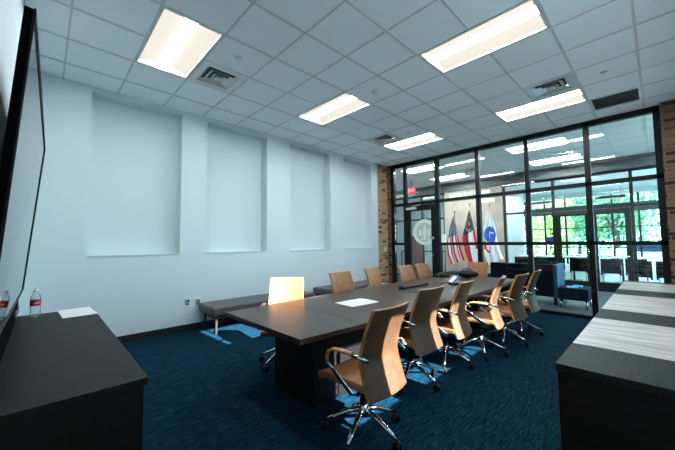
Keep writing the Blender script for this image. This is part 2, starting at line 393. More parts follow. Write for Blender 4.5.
def vent(x0, y0, lab, grp='square supply vents in the ceiling'):
    t = empty('ceiling_vent', (x0, y0, H), label=lab, cat='vent', group=grp)
    W_ = TS
    a = MB()
    for b in ((.012, W_ - .012, .012, .09), (.012, W_ - .012, W_ - .09, W_ - .012), (.012, .09, .09, W_ - .09), (W_ - .09, W_ - .012, .09, W_ - .09)): a.box(*b, -.003, .004)
    a.build('frame', M['metal'], t)
    B('duct_throat', (.09, W_ - .09, .09, W_ - .09, .07, .08), M['duct'], t)
    for k, (s, z) in enumerate(((.225, -.001), (.16, -.008), (.10, -.015))):      # nested cone blades
        c = W_ / 2; m_ = MB()
        def fn(u, v, s=s, z=z):
            a_ = u * 4; q = int(a_) % 4; fr = a_ - int(a_)
            r = s - .048 * v; zz = z + .03 * v
            cs = [(-1, -1), (1, -1), (1, 1), (-1, 1), (-1, -1)]
            return Vector((c + r * (cs[q][0] * (1 - fr) + cs[q + 1][0] * fr), c + r * (cs[q][1] * (1 - fr) + cs[q + 1][1] * fr), zz))
        m_.grid(fn, 4, 1, smooth=False)
        o = m_.build('blade', M['metal'], t)
        md = o.modifiers.new('thick', 'SOLIDIFY'); md.thickness = .002
    B('centre_plate', (W_ / 2 - .05, W_ / 2 + .05, W_ / 2 - .05, W_ / 2 + .05, -.012, -.009), M['metal'], t)
vl = {(2, 1): 'square metal supply vent touching the light above the left credenza', (2, 7): 'square metal supply vent in front of the left brick pier light',
      (-3, 7): 'square metal supply vent on the right of the ceiling, beside the smoke detector'}
for i, j in VENTS:
    x, y = GX - (i + 1) * TS, GYY + j * TS
    if (i, j) == (-3, 1): vent(x, y, 'square metal supply vent above the near end of the right credenza')
    else: vent(x, y, vl[(i, j)])
g = empty('return_grille', (GX + 3 * TS, GYY + 9 * TS, H), label='dark perforated return air grille in the ceiling beside the glass wall', cat='vent')
a = MB()
for b in ((.012, TS - .012, .012, .035), (.012, TS - .012, TS - .035, TS - .012), (.012, .035, .035, TS - .035), (TS - .035, TS - .012, .035, TS - .035)): a.box(*b, -.003, .01)
a.build('frame', M['metal'], g)
B('duct_throat', (.035, TS - .035, .035, TS - .035, .03, .04), M['duct'], g)
a = MB()
for k in range(22): a.box(.035, TS - .035, .04 + k * .0245, .043 + k * .0245, 0, .015)
a.build('louvres', M['beam'], g)
def ceil_dev(name, x, y, r, h, mt, lab, cat):
    o = MB().lathe([(0, 0), (r, 0), (r, -h * .4), (r * .75, -h * .8), (r * .4, -h), (0, -h)], 20).build(name, mt); o.location = (x, y, H + .0025)
    return tag(o, lab, cat)
ceil_dev('ceiling_speaker', 2.052, 1.633, .05, .012, M['metal'], 'small round ceiling speaker in the tile beside the near left vent', 'speaker')
ceil_dev('smoke_detector', 2.66, 3.50, .06, .05, M['white'], 'round white smoke detector beside the left middle ceiling light', 'smoke detector')
ceil_dev('fire_sprinkler', 2.02, 5.34, .035, .02, M['metal'], 'small sprinkler cap near the far left ceiling vent', 'sprinkler')
ceil_dev('fire_sprinkler', 5.065, 5.32, .04, .02, M['metal'], 'small sprinkler cap between the right ceiling vent and the brick corner', 'sprinkler')

# ------------------------------------------------------------------ glass wall of the meeting room
g1 = empty('window_1', (0, GY, 0), kind='structure')
fr = MB()
def V(x0, x1, z0=0.0, z1=3.64): fr.box(x0, x1, -.05, .05, z0, z1)
V(.16, .26); V(.585, .665); V(1.535, 1.635); V(2.565, 2.655); V(3.585, 3.665); V(4.57, 4.655); V(5.49, 5.58)
fr.box(.16, 5.58, -.05, .05, 3.55, 3.65)
fr.box(.16, 5.58, -.05, .05, 2.435, 2.51)
fr.box(.16, .6, -.05, .05, 1.345, 1.415); fr.box(1.6, 5.58, -.05, .05, 1.345, 1.415)
fr.box(.16, .6, -.05, .05, 0, .06); fr.box(1.6, 5.58, -.05, .05, 0, .06)
fr.build('window_frame', M['black_frame'], g1)
xs = [.26, .585, .665, 1.535, 1.635, 2.565, 2.655, 3.585, 3.665, 4.57, 4.655, 5.49]
for k in range(0, len(xs), 2):
    x0, x1 = xs[k], xs[k + 1]
    B('window_glass', (x0, x1, -.005, .005, 2.51, 3.55), M['glass'], g1)
    if k == 2: continue
    B('window_glass', (x0, x1, -.005, .005, 1.415, 2.435), M['glass'], g1)
    B('window_glass', (x0, x1, -.005, .005, .06, 1.345), M['glass'], g1)
struct(B('trim_glass_wall_head', (.16, 5.58, GY - .052, GY + .05, 3.65, H + .005), M['wall']))
d1 = empty('door_1', (.665, GY, 0), kind='structure')
f_ = MB(); dw = .87
for b in ((0, .105, .02, 2.42), (dw - .13, dw, .02, 2.42)): f_.box(b[0], b[1], -.035, .035, b[2], b[3])
f_.box(.105, dw - .13, -.035, .035, 2.27, 2.42); f_.box(.105, dw - .13, -.035, .035, .02, .22)
f_.build('door_frame', M['black_frame'], d1)
B('door_glass', (.105, dw - .13, -.004, .004, .22, 2.27), M['glass'], d1)
hd = MB(); hd.box(dw - .09, dw - .04, -.075, -.035, 1.50, 1.56); hd.tube([(dw - .06, -.05, 1.0), (dw - .06, -.09, 1.0), (dw - .06, -.09, 1.15), (dw - .06, -.05, 1.15)], .01)
hd.build('door_handle', M['chrome'], d1)
cl = MB(); cl.box(.02, .32, -.10, -.036, 2.31, 2.37, bevel=.01); cl.tube([(.2, -.08, 2.385), (.42, -.2, 2.39), (.45, -.05, 2.43)], .01)
cl.build('door_closer', M['metal'], d1)
# frosted seal on the door glass
seal = empty('door_seal', (1.19, GY - .0075, 1.69), label='round frosted state seal on the glass of the black door', cat='decal')
def disc(name, r0, r1, mt, y, seg=48, clip=None):
    m_ = MB(); m_.grid(lambda u, v: Vector(((r0 + (r1 - r0) * v) * math.cos(2 * PI * u), y, (r0 + (r1 - r0) * v) * math.sin(2 * PI * u))), seg, 1, smooth=False)
    return m_
def clipped(mb, xlim):
    bmesh.ops.bisect_plane(mb.bm, geom=mb.bm.verts[:] + mb.bm.edges[:] + mb.bm.faces[:], plane_co=(xlim, 0, 0), plane_no=(1, 0, 0), clear_outer=True)
    return mb
XL = .665 + dw - .135 - 1.19
clipped(disc('r', .25, .34, None, 0), XL).build('outer_ring', M['frost'], seal)
clipped(disc('r', .0, .245, None, 0), XL).build('inner_field', M['frost2'], seal)
fg = MB()
for pts in ([(-.03, -.17), (.05, -.17), (.07, .02), (.03, .17), (0, .2), (-.03, .14), (-.06, .0)],
            [(-.17, -.08), (-.10, -.12), (-.08, -.02), (-.12, .09), (-.17, .05)], [(.10, -.15), (.15, -.12), (.16, .06), (.11, .1)],
            [(-.13, -.2), (.14, -.2), (.11, -.172), (-.1, -.172)]):
    a_ = [fg.bm.verts.new((p[0], -.0012, p[1])) for p in pts]; fg.bm.faces.new(a_)
fg.build('figure', M['frost'], seal)
lt = MB()
for k in range(26):
    a_ = R(20 + k * 13); r = .295
    if r * math.cos(a_) < XL - .02: lt.box(-.008, .008, -.0015, -.0008, -.018, .018, T=Matrix.Translation((r * math.cos(a_), 0, r * math.sin(a_))) @ Matrix.Rotation(-(a_ - PI / 2), 4, 'Y'))
lt.build('ring_lettering', M['frost2'], seal)

# ------------------------------------------------------------------ lobby
struct(B('wall_lobby_left', (-6.1, -6, GY, EY, 0, H), M['wall2']))
struct(B('wall_lobby_front', (-6, .16, GY + .06, GY + .12, 0, H), M['wall2']))
struct(B('wall_lobby_front_right', (WX, 9.6, GY - .02, GY + .12, 0, H), M['wall2']))
struct(B('wall_flag', (-.22, 1.86, PY - .12, PY + .25, 0, 3.36), M['block']))
bm_ = MB(); bm_.box(-6, 9.5, PY - .20, PY + .28, 3.60, H + .01); bm_.box(-6, 9.5, PY - .10, PY + .18, 3.42, 3.60); bm_.box(-6, 9.5, PY - .20, PY + .28, 3.34, 3.42)
struct(bm_.build('trim_lobby_beam', M['beam']))
g2 = empty('window_2', (0, PY, 0), kind='structure')
fr = MB()
for x in (-5, -4, -3, -2.1, -1.25, -.26, 1.9, 3.28, 5.02, 6.2, 7.4, 8.6): fr.box(x - .035, x + .035, -.05, .05, 0, 3.34)
for x0, x1 in ((-6, -.22), (1.86, 3.28), (5.02, 9.5)):
    fr.box(x0, x1, -.05, .05, 3.28, 3.34); fr.box(x0, x1, -.05, .05, 0, .06); fr.box(x0, x1, -.05, .05, 2.32, 2.38)
fr.box(3.28, 5.02, -.05, .05, 3.28, 3.34); fr.box(3.28, 5.02, -.05, .05, 2.32, 2.42)
fr.build('window_frame', M['black_frame'], g2)
for x0, x1 in ((-6, -.22), (1.935, 3.245), (5.055, 9.5)): B('window_glass', (x0, x1, -.005, .005, .06, 3.28), M['glass'], g2)
B('window_glass', (3.315, 4.985, -.005, .005, 2.42, 3.28), M['glass'], g2)
for n, (x0, sgn) in enumerate(((3.32, 1), (4.16, 1))):
    d = empty('door_%d' % (n + 2), (x0, PY, 0), kind='structure'); w_ = .82
    f_ = MB(); f_.box(0, .12, -.03, .03, .01, 2.3); f_.box(w_ - .12, w_, -.03, .03, .01, 2.3); f_.box(.12, w_ - .12, -.03, .03, 2.16, 2.3); f_.box(.12, w_ - .12, -.03, .03, .01, .27)
    f_.build('door_frame', M['black_frame'], d); B('door_glass', (.12, w_ - .12, -.004, .004, .27, 2.16), M['glass'], d)
    hx = w_ - .06 if n == 0 else .06
    h_ = MB(); h_.tube([(hx, -.03, 1.18), (hx, -.09, 1.18), (hx, -.09, .98), (hx, -.03, .98)], .014)
    h_.tube([(.06, -.07, 1.0), (w_ - .06, -.07, 1.0)], .014); h_.build('door_handle', M['chrome'], d)
    c_ = MB(); c_.box(.35, .62, -.09, -.03, 2.17, 2.23, bevel=.008); c_.build('door_closer', M['plastic'], d)
# lettering on the tan wall: raised letters too small to read
lt = MB(); random.seed(11); x = .02
for w_ in (7, 5, 8):
    for k in range(w_):
        q = random.randrange(4); y0, y1 = PY - .145, PY - .12; z0 = 3.11; hh = .12
        lt.box(x, x + .018, y0, y1, z0, z0 + hh)
        if q in (0, 1): lt.box(x + .04, x + .058, y0, y1, z0, z0 + hh)
        if q in (0, 2, 3): lt.box(x, x + .055, y0, y1, z0 + hh - .018, z0 + hh)
        if q in (1, 2): lt.box(x, x + .055, y0, y1, z0 + hh / 2 - .009, z0 + hh / 2 + .009)
        if q == 3: lt.box(x, x + .055, y0, y1, z0, z0 + .018)
        x += .069
    x += .05
tag(lt.build('wall_lettering', M['letters']), 'row of small silver raised letters across the tan wall above the flags', 'lettering')
tag(B('wall_plaque', (1.06, 1.62, PY - .135, PY - .12, 2.80, 2.93), M['letters']), 'pale nameplate on the tan wall, below the right end of the silver lettering', 'plaque')
es = empty('exit_sign', (-.66, 9.6, 3.19), label='red lit exit sign hanging beyond the glass wall, above the black door', cat='sign')
MB().box(-.16, .16, -.02, .02, 0, .22, bevel=.004).build('housing', M['exit'], es)
MB().box(-.01, .01, -.01, .01, .22, H - 3.19 - .01).build('stem', M['plastic'], es)
tcu = bpy.data.curves.new('exit_word', 'FONT'); tcu.body = 'EXIT'; tcu.size = .16; tcu.extrude = .001; tcu.align_x = 'CENTER'
tmp = bpy.data.objects.new('exit_word', tcu); C.objects.link(tmp); bpy.context.view_layer.update()
me = bpy.data.meshes.new_from_object(tmp); C.objects.unlink(tmp); bpy.data.objects.remove(tmp)
me.materials.clear(); me.materials.append(M['white']); wo = bpy.data.objects.new('word', me); C.objects.link(wo); wo.parent = es; wo.rotation_euler = (PI / 2, 0, 0); wo.location = (0, -.022, .055)
# lobby lights and vents
for (i, j, lab) in ((-5, 12, 'x'),): pass
def lob_light(ci, j, lab): tag(troffer(GX + ci * TS, GYY + j * TS, lab, hot='light_lobby'), group='recessed lights in the lobby ceiling')
lob_light(-5, 12, 'recessed lobby light seen through the glass just above the exit sign')
lob_light(-5, 15, 'recessed lobby light seen through the glass, above the tan flag wall')
lob_light(0, 12, 'near recessed lobby light seen through the glass, above the right side doors')
for ci_, j_ in ((-10, 12), (-10, 15), (5, 12), (5, 15)): lob_light(ci_, j_, 'added unseen lobby light off to the side, brightening the lobby')  # extra lights added out of view to brighten the lobby
lob_light(0, 15, 'far recessed lobby light seen through the glass, beside the lobby vent')
vent(GX - 3 * TS, GYY + 14 * TS, 'square lobby vent seen through the glass over the flags', 'vents in the lobby ceiling')
vent(GX + 1 * TS, GYY + 14 * TS, 'square lobby vent seen through the glass between two lobby lights', 'vents in the lobby ceiling')

# flags
def flag(name, x, y, ztop, outline, pattern, lab, zf):
    t = empty(name, (x, y, 0), label=lab, cat='flag', group='ceremonial flags on stands')
    p = MB(); p.tube([(0, 0, .03), (0, 0, ztop)], .013); p.build('pole', M['pole'], t)
    MB().lathe([(0, 0), (.16, 0), (.16, .02), (.05, .05), (.03, .1), (0, .1)], 20).build('stand', M['brass'], t)
    MB().lathe([(0, 0), (.022, 0), (.014, .03), (.03, .05), (.02, .09), (0, .15)], 12, loc=(0, 0, ztop)).build('finial', M['brass'], t)
    Lp, Rp = outline
    def interp(P, v):
        n = len(P) - 1; s = v * n; k = min(int(s), n - 1); f_ = s - k
        return P[k][0] * (1 - f_) + P[k + 1][0] * f_, P[k][1] * (1 - f_) + P[k + 1][1] * f_
    def pt(u, v):
        a_, b_ = interp(Lp, v), interp(Rp, v)
        X = a_[0] * (1 - u) + b_[0] * u; Z = a_[1] * (1 - u) + b_[1] * u
        amp = .012 + .05 * v
        return Vector((X, -.03 - amp * math.sin(u * 4.6 * PI + v * 1.5) - .05 * v, Z))
    m_ = MB(); m_.grid(pt, 72, 80, pattern)
    c = m_.build('cloth', None, t); md = c.modifiers.new('thick', 'SOLIDIFY'); md.thickness = .003
    fr_ = MB()
    def edge(side):
        def fn(u, v):
            a_ = pt(side(v)[0], side(v)[1]); return a_
        return fn
    pb = [pt(k / 40, 1) + Vector((0, -.004, -.01)) for k in range(41)]
    pl_ = [pt(0, .62 + .38 * k / 20) + Vector((-.004, -.004, 0)) for k in range(21)]
    fr_.tube(pb, .014, seg=6); fr_.tube(pl_, .009, seg=6); fr_.tube([pt(.5, 0) + Vector((0, .01, .10)), pt(.5, 0), pt(.75, .12), pt(.8, .2)], .013, seg=6)
    fr_.build('gold_fringe', M['gold'], t)
def pus(u, v):
    if v < .46 + .04 * u:
        a_, b_ = (u * 7) % 1, (v * 20) % 1
        return M['fwhite'] if (abs(a_ - .5) < .22 and abs(b_ - .5) < .28) else M['fblue']
    return M['fred'] if int(u * 9 + .001) % 2 == 0 else M['fwhite']
def pga(u, v):
    if v < .54 - .12 * u:
        r = math.hypot((u - .5) / .42, (v - .28) / .18)
        if .72 < r < 1.0 or r < .35: return M['gold'] if int((u * 60 + v * 53)) % 2 else M['fblue']
        return M['fblue']
    w_ = u + (v - .5) * .25
    return M['fred'] if w_ < .48 else M['fwhite'] if w_ < .82 - (.0 if v < .75 else -.4) else M['fred']
def parm(u, v):
    r = math.hypot((u - .48) / .50, (v - .50) / .16)
    if r < 1:
        if (abs(u - .62) < .16 and abs(v - .47 - .1 * (u - .62)) < .014) or (abs(u - .42) < .07 and .46 < v < .57 and int(v * 70) % 2): return M['fwhite']
        return M['fblue2']
    if .70 < v < .84:
        rr = math.hypot((u - .28) / .2, (v - .72) / .10)
        if .72 < rr < 1.05: return M['fred']
    if abs(u - .06) < .05 and .62 < v < .76: return M['fred']
    return M['fwhite']
FY = GY + 2.8
flag('flag_of_stars_and_stripes', .70, FY, 2.40, ([(-.03, 2.30), (-.16, 1.95), (-.22, 1.65), (-.27, 1.35), (-.24, 1.0), (-.12, .66)], [(.02, 2.30), (.06, 2.05), (.10, 1.85), (.17, 1.45), (.25, 1.1), (.33, .82)]),
     pus, 'striped red and white flag with starry blue canton on a pole', 0)
flag('state_flag', 1.22, FY, 2.62, ([(-.02, 2.44), (-.11, 2.1), (-.19, 1.8), (-.25, 1.5), (-.14, 1.05), (.0, .68)], [(.03, 2.44), (.09, 2.15), (.14, 1.9), (.22, 1.5), (.30, 1.1), (.31, .80)]),
     pga, 'red and white flag with a dark blue gold-emblem canton, middle of the three', 0)
flag('emblem_flag', 1.84, FY, 2.56, ([(-.03, 2.40), (-.10, 2.15), (-.16, 1.8), (-.17, 1.5), (-.16, 1.1), (-.05, .70)], [(.03, 2.40), (.10, 2.1), (.18, 1.8), (.21, 1.5), (.28, 1.15), (.37, .92)]),
     parm, 'white flag with round blue emblem and a red scroll', 0)

# lobby furniture
s = empty('booth_sofa', (2.45, 8.28, 0), label='dark navy high-backed booth sofa just behind the glass wall', cat='sofa')
MB().box(0, 1.34, 0, .12, .17, .90, bevel=.02).build('backrest', M['navy'], s)
MB().box(0, 1.34, .12, .75, .17, .45, bevel=.03).build('seat', M['navy'], s)
MB().box(1.34, 1.42, .0, .75, .17, .90, bevel=.02).build('side_panel', M['navy_side'], s)
for x, y in ((.06, .06), (1.36, .06), (.06, .68), (1.36, .68)): MB().box(x - .03, x + .03, y - .03, y + .03, 0, .175).build('leg', M['plastic'], s)
s = empty('booth_sofa', (1.05, 8.30, 0), label='low dark navy bench seat behind the far end of the table', cat='sofa')
MB().box(0, 1.2, 0, .7, .15, .55, bevel=.03).build('seat', M['navy'], s)
for x, y in ((.06, .06), (1.14, .06), (.06, .64), (1.14, .64)): MB().box(x - .03, x + .03, y - .03, y + .03, 0, .155).build('leg', M['plastic'], s)
s = empty('ottoman', (3.90, 8.05, 0), label='low dark blue upholstered ottoman with metal legs beyond the glass', cat='ottoman')
MB().box(0, .52, 0, .62, .18, .43, bevel=.02).build('cushion', M['navy'], s)
for x, y in ((.04, .04), (.48, .04), (.04, .58), (.48, .58)): MB().tube([(x, y, 0), (x, y, .185)], .016).build('leg', M['chrome'], s)
def T3(x, y, z, r): return Matrix.Translation((x, y, z)) @ Matrix.Rotation(R(r), 4, 'Z')
tag(MB().box(-.09, .09, -.06, .06, 0, .02, bevel=.004, T=T3(4.14, 8.2, .431, 20)).build('folded_cloth', M['lblue']), 'bright blue folded item on the ottoman, nearer the glass', 'cloth')
tag(MB().box(-.08, .08, -.05, .05, 0, .03, bevel=.004, T=T3(4.2, 8.42, .431, -15)).build('small_box', M['lblue']), 'small light blue box at the back of the ottoman', 'box')
tag(MB().box(0, .28, 0, .5, 0, 1.66, bevel=.01).build('brown_cabinet', M['brown']), 'tall brown wooden cabinet seen through the black door', 'cabinet').location = (-1.0, 9.9, 0)
o = MB(); o.box(0, .33, 0, .02, .0, .30); o = o.build('notice_board', M['paper']); o.location = (.18, 9.8, 1.38)
nb = empty('notice_stand', (.345, 9.85, 0), label='black stand behind the glass holding the white notice board', cat='stand')
MB().tube([(0, 0, .03), (0, 0, 1.5)], .015).build('post', M['plastic'], nb); MB().box(-.15, .15, -.15, .15, 0, .03).build('foot', M['plastic'], nb)
tag(o, 'white notice board left of the striped flag, beyond the glass', 'notice board')
# railing by the left of the lobby
for n, (x, y, lab) in enumerate(((-3.0, 12.3, 'low black railing with pale infill beyond the black door'),)):
    r_ = empty('railing', (x, y, 0), label=lab, cat='railing')
    a = MB(); a.box(0, 3.6, -.02, .02, 1.0, 1.05); a.box(0, 3.6, -.02, .02, .1, .13); a.build('rail', M['black_frame'], r_)
    for k in range(4): MB().box(k * 1.18, k * 1.18 + .05, -.025, .025, 0, 1.0).build('post', M['black_frame'], r_)
    a = MB()
    for k in range(36): a.box(.06 + k * .098, .09 + k * .098, -.008, .008, .13, 1.0)
    a.build('infill', M['metal'], r_)
lc = empty('lobby_chair', (-1.4, 9.3, 0), R(200), 'black lobby chair seen through the narrow left glass pane', 'chair')
MB().box(-.25, .25, -.25, .25, .38, .46, bevel=.03).build('seat', M['plastic'], lc); MB().box(-.25, .25, .2, .27, .46, .92, bevel=.03).build('backrest', M['plastic'], lc)
for x in (-.22, .22):
    for y in (-.22, .22): MB().tube([(x, y, 0), (x, y, .4)], .014).build('leg', M['plastic'], lc)

# ------------------------------------------------------------------ dining hall beyond
he = MB(); he.box(9.5, 9.6, GY, EY, 0, .1); he.box(9.5, 9.6, GY, EY, 3.4, H + .3)
y = GY + .2
while y < EY: he.box(9.5, 9.6, y, y + .08, .1, 3.4); y += 1.3
struct(he.build('wall_hall_right', M['black_frame']))
for k, (ci, j) in enumerate(HALL): tag(troffer(GX + ci * TS, GYY + j * TS, 'recessed light in the dining hall ceiling, seen through two layers of glass', hot='light_lobby'), group='recessed lights in the dining hall ceiling')
ew = MB()
ew.box(-6, 9.6, EY, EY + .2, 0, .35); ew.box(-6, 9.6, EY, EY + .2, 3.45, H + .3)
struct(ew.build('wall_far', M['wall2']))
struct(B('trim_far_shade_band', (-6, 9.6, EY - .02, EY + .1, 2.68, 3.06), M['shade']))
fr = MB()
x = -6.0
while x < 9.5: fr.box(x, x + .07, EY, EY + .1, .35, 3.45); x += .84
fr.box(-6, 9.6, EY + .02, EY + .08, 2.0, 2.04); fr.box(-6, 9.6, EY + .02, EY + .08, 1.1, 1.15)
w9 = empty('window_9', kind='structure'); fr.build('window_frame', M['black_frame'], w9)
B('window_glass', (-6, 9.6, EY + .04, EY + .048, .35, 3.45), M['glass'], w9)
struct(B('wall_hall_divider', (-6, .5, 14.9, 15.0, 0, H), M['wall2']))
struct(B('wall_hall_partition', (.0, 1.1, 16.3, 16.4, 0, H), M['wall2']))
# hall chairs and tables
def hall_chair():
    t = empty('dining_hall_chair')
    def shell(u, v):
        a_ = (u - .5) * 2.3; r = .27
        return Vector((r * math.sin(a_), r * math.cos(a_) - .05, .45 + .40 * v - .12 * abs(u - .5) ** 2 * 4 * (1 - v)))
    b_ = MB().grid(shell, 16, 6).build('backrest', M['matte'], t); b_.modifiers.new('thick', 'SOLIDIFY').thickness = .03
    MB().box(-.24, .24, -.24, .2, .40, .46, bevel=.03).build('seat', M['matte'], t)
    for x in (-.21, .21):
        for y in (-.2, .18): MB().tube([(x, y, 0), (x * .9, y * .9, .41)], .012).build('leg', M['grey'], t)
    return t
hc = hall_chair(); first = True
def put_chair(x, y, rz, lab):
    global first
    o = hc if first else copy_tree(hc); first = False
    o.location = (x, y, 0); o.rotation_euler.z = R(rz); tag(o, lab, 'chair', 'dark chairs in the dining hall')
def hall_table(x, y, lab, L=1.5):
    t = empty('dining_hall_table', (x, y, 0), label=lab, cat='table', group='pale tables in the dining hall')
    MB().box(-L / 2, L / 2, -.38, .38, .83, .87, bevel=.008).build('tabletop', M['white'], t)
    for sx in (-L / 2 + .2, L / 2 - .2): MB().tube([(sx, 0, .02), (sx, 0, .83)], .03).build('leg', M['plastic'], t); MB().box(sx - .2, sx + .2, -.25, .25, 0, .025, bevel=.008).build('foot', M['plastic'], t)
hall_table(2.35, 13.7, 'pale dining hall table left of the double doors, seen over the navy sofa', 1.5)
hall_table(3.95, 13.9, 'pale dining hall table seen through the double doors', 1.7)
hall_table(5.6, 14.1, 'pale dining hall table right of the double doors, beside the brick corner', 1.3)
lb = ['dark dining chair seen through the left leaf of the double doors', 'dark dining chair seen through the right leaf, nearer the door handles', 'dark dining chair seen through the right leaf, nearer the brick corner',
      'dark dining chair right of the double doors, first of the pair there', 'dark dining chair right of the double doors, against the brick corner']
for k, (x, y) in enumerate(((3.55, 13.2), (4.38, 13.0), (4.95, 13.25), (5.06, 12.2), (5.62, 12.3))):
    put_chair(x, y, 180, lb[k])
for k, (x, y, l_) in enumerate(((1.9, 13.0, 'dark dining chair left of the double doors, near the tan wall'), (2.6, 13.05, 'dark dining chair left of the double doors, nearer the doors'), (1.9, 14.4, 'dark dining chair on the far side of the left hall table, near the tan wall'), (2.7, 14.4, 'dark dining chair on the far side of the left hall table, nearer the doors'))):
    put_chair(x, y, 180 if y < 13.5 else 0, l_)
tag(B('window_poster', (3.05, 3.30, PY + .01, PY + .016, 1.38, 1.55), M['blue_pl']), 'small dark blue sign on the glass left of the double doors', 'sign')
def pendant(x, y, z, L, lab):
    t = empty('pendant_light', (x, y, z), label=lab, cat='light', group='long pendant lights in the dining hall')
    MB().box(-L / 2, L / 2, -.07, .07, 0, .09, bevel=.01).build('housing', M['plastic'], t)
    MB().box(-L / 2 + .02, L / 2 - .02, -.06, .06, -.02, -.001).build('diffuser', M['light_side'], t)
    for s_ in (-L / 3, L / 3): MB().tube([(s_, 0, .09), (s_, 0, H - z)], .004).build('cable', M['plastic'], t)
pendant(2.0, 15, 2.98, 1.0, 'dark pendant light seen above the sofa, left of the double doors')
pendant(4.35, 15, 2.98, .75, 'dark pendant light seen above the right leaf of the double doors')
for (x, y, lab) in ((4.2, 13.0, 'recessed hall light'),): pass

# outside: trees and a parked car
def leaves(n, rx, rz, mts, seed):
    rnd = random.Random(seed); m_ = MB()
    lobes = [(rnd.uniform(-.6, .6) * rx, rnd.uniform(-.5, .5) * rx, rnd.uniform(-.6, .7) * rz, rnd.uniform(.35, .6)) for _ in range(14)]
    for _ in range(n):
        lx, ly, lz, lr = rnd.choice(lobes)
        d = Vector((rnd.gauss(0, 1), rnd.gauss(0, 1), rnd.gauss(0, 1))).normalized() * (rnd.random() ** .4)
        p = Vector((lx + d.x * lr * rx, ly + d.y * lr * rx, lz + d.z * lr * rz))
        a_ = Vector((rnd.gauss(0, 1), rnd.gauss(0, 1), rnd.gauss(0, 1))).normalized(); b_ = a_.orthogonal().normalized(); c_ = a_.cross(b_)
        s_ = rnd.uniform(.07, .16)
        f = m_.bm.faces.new([m_.bm.verts.new(p + b_ * s_), m_.bm.verts.new(p + c_ * s_ * .7), m_.bm.verts.new(p - b_ * s_), m_.bm.verts.new(p - c_ * s_ * .7)])
        f.material_index = m_.mi(rnd.choice(mts))
    return m_
def tree(x, y, rx, rz, zc, mts, seed, lab):
    t = empty('tree', (x, y, -.12), label=lab, cat='tree', group='trees outside the hall windows')
    o = leaves(4200, rx, rz, mts, seed).build('foliage', None, t, recalc=False); o.location = (0, 0, zc)
    tr = MB(); tr.tube([(0, 0, 0), (.06, .03, zc * .5), (0, 0, zc)], [.2, .15, .09])
    for k in range(5):
        a_ = k * 1.26; tr.tube([(0, 0, zc * .6), (rx * .3 * math.cos(a_), rx * .3 * math.sin(a_), zc), (rx * .55 * math.cos(a_), rx * .55 * math.sin(a_), zc + rz * .4)], [.07, .05, .02], seg=6)
    tr.build('trunk', M['bark'], t)
TR = [(-7.5, 28, 1.7, 2.9, 3.2, 'gd', 'tree at the far left of the hall windows'), (-3.3, 27, 1.7, 2.9, 3.0, 'yl', 'yellow green tree seen beside the tan wall'),
      (.2, 26, 1.6, 2.8, 2.9, 'yyl', 'bright yellow tree seen just left of the double doors'), (3.6, 26.5, 1.6, 3.0, 3.0, 'lgd', 'green tree seen through the left door leaf'),
      (7.1, 26.5, 1.6, 3.0, 3.0, 'lly', 'light green tree seen through the right door leaf'), (10.6, 27, 1.7, 3.2, 3.2, 'gdl', 'dark green tree right of the double doors'),
      (1.6, 33.5, 2.3, 4.2, 4.5, 'gdd', 'tall tree standing in the gap left of the green door tree'), (-4.9, 34, 2.3, 4.4, 4.6, 'gdl', 'tall tree behind the yellow green tree'), (7, 34, 2.4, 4.5, 4.8, 'gd', 'tall tree behind the two door trees'),
      (-.9, 45, 2.1, 4.6, 5, 'gld', 'tallest tree far behind the bright yellow tree'), (4.4, 40, 2.5, 4.6, 5, 'dgl', 'tallest tree far behind the green door tree'), (14.0, 36, 2.3, 4.6, 5, 'gdl', 'tall tree behind the dark green tree at the right')]
ks = dict(g=M['lg'], d=M['ld'], y=M['ly'], l=M['ll'])
for n, (x, y, rx, rz, zc, mm, lab) in enumerate(TR): tree(x, y, rx, rz, zc, [ks[c] for c in mm], n + 3, lab)
car = empty('parked_car', (5.2, 22.2, -.12), R(4), 'white car parked outside the hall windows, seen through the doors', 'car')
m_ = MB(); prof = [(-2.2, .35), (-2.25, .75), (-1.6, .88), (-.9, 1.4), (.7, 1.42), (1.5, .95), (2.2, .85), (2.25, .35)]
i0 = [m_.bm.verts.new((p[0], -.85, p[1])) for p in prof]; i1 = [m_.bm.verts.new((p[0], .85, p[1])) for p in prof]
m_.bm.faces.new(i0); m_.bm.faces.new(i1[::-1])
for k in range(len(prof)): m_.bm.faces.new((i0[k], i0[(k + 1) % 8], i1[(k + 1) % 8], i1[k]))
m_.build('body', M['car'], car)
m_ = MB(); 
for s_ in (-.856, .852): m_.box(-.85, .65, s_, s_ + .006, .98, 1.33)
m_.build('side_windows', M['carglass'], car)
for x in (-1.4, 1.4):
    for y in (-.78, .78): MB().tube([(x, y - .1, .32), (x, y + .1, .32)], .32, seg=20).build('wheel', M['plastic'], car)

# ------------------------------------------------------------------ conference table
tb = empty('conference_table', (3.04, 3.8, 0), label='long dark wood conference table down the middle of the room', cat='table')
def edge_x(y, s):                              # boat shaped long sides
    k = (y + 2.45) / 4.9
    return s * (.62 + .09 * math.sin(PI * k))
def top_seg(y0, y1, n=8):
    L = [(edge_x(y0 + (y1 - y0) * k / n, -1), y0 + (y1 - y0) * k / n) for k in range(n + 1)]
    Rr = [(edge_x(y0 + (y1 - y0) * k / n, 1), y0 + (y1 - y0) * k / n) for k in range(n, -1, -1)]
    return L + Rr
segs = [(-2.45, -1.80, 'table2'), (-1.797, -.6, 'table'), (-.597, .6, 'table'), (.603, 1.8, 'table'), (1.803, 2.45, 'table2')]
for a_, b_, mm in segs: MB().poly(top_seg(a_, b_), .70, .74).build('tabletop', M[mm], tb)
for yy in (-1.75, 0, 1.75):
    MB().box(-.30, .30, yy - .33, yy + .33, .0, .70, bevel=.008).build('pedestal', M['espresso'], tb)
B('spine_panel', (-.02, .02, -1.25, 1.25, .25, .70), M['espresso'], tb)
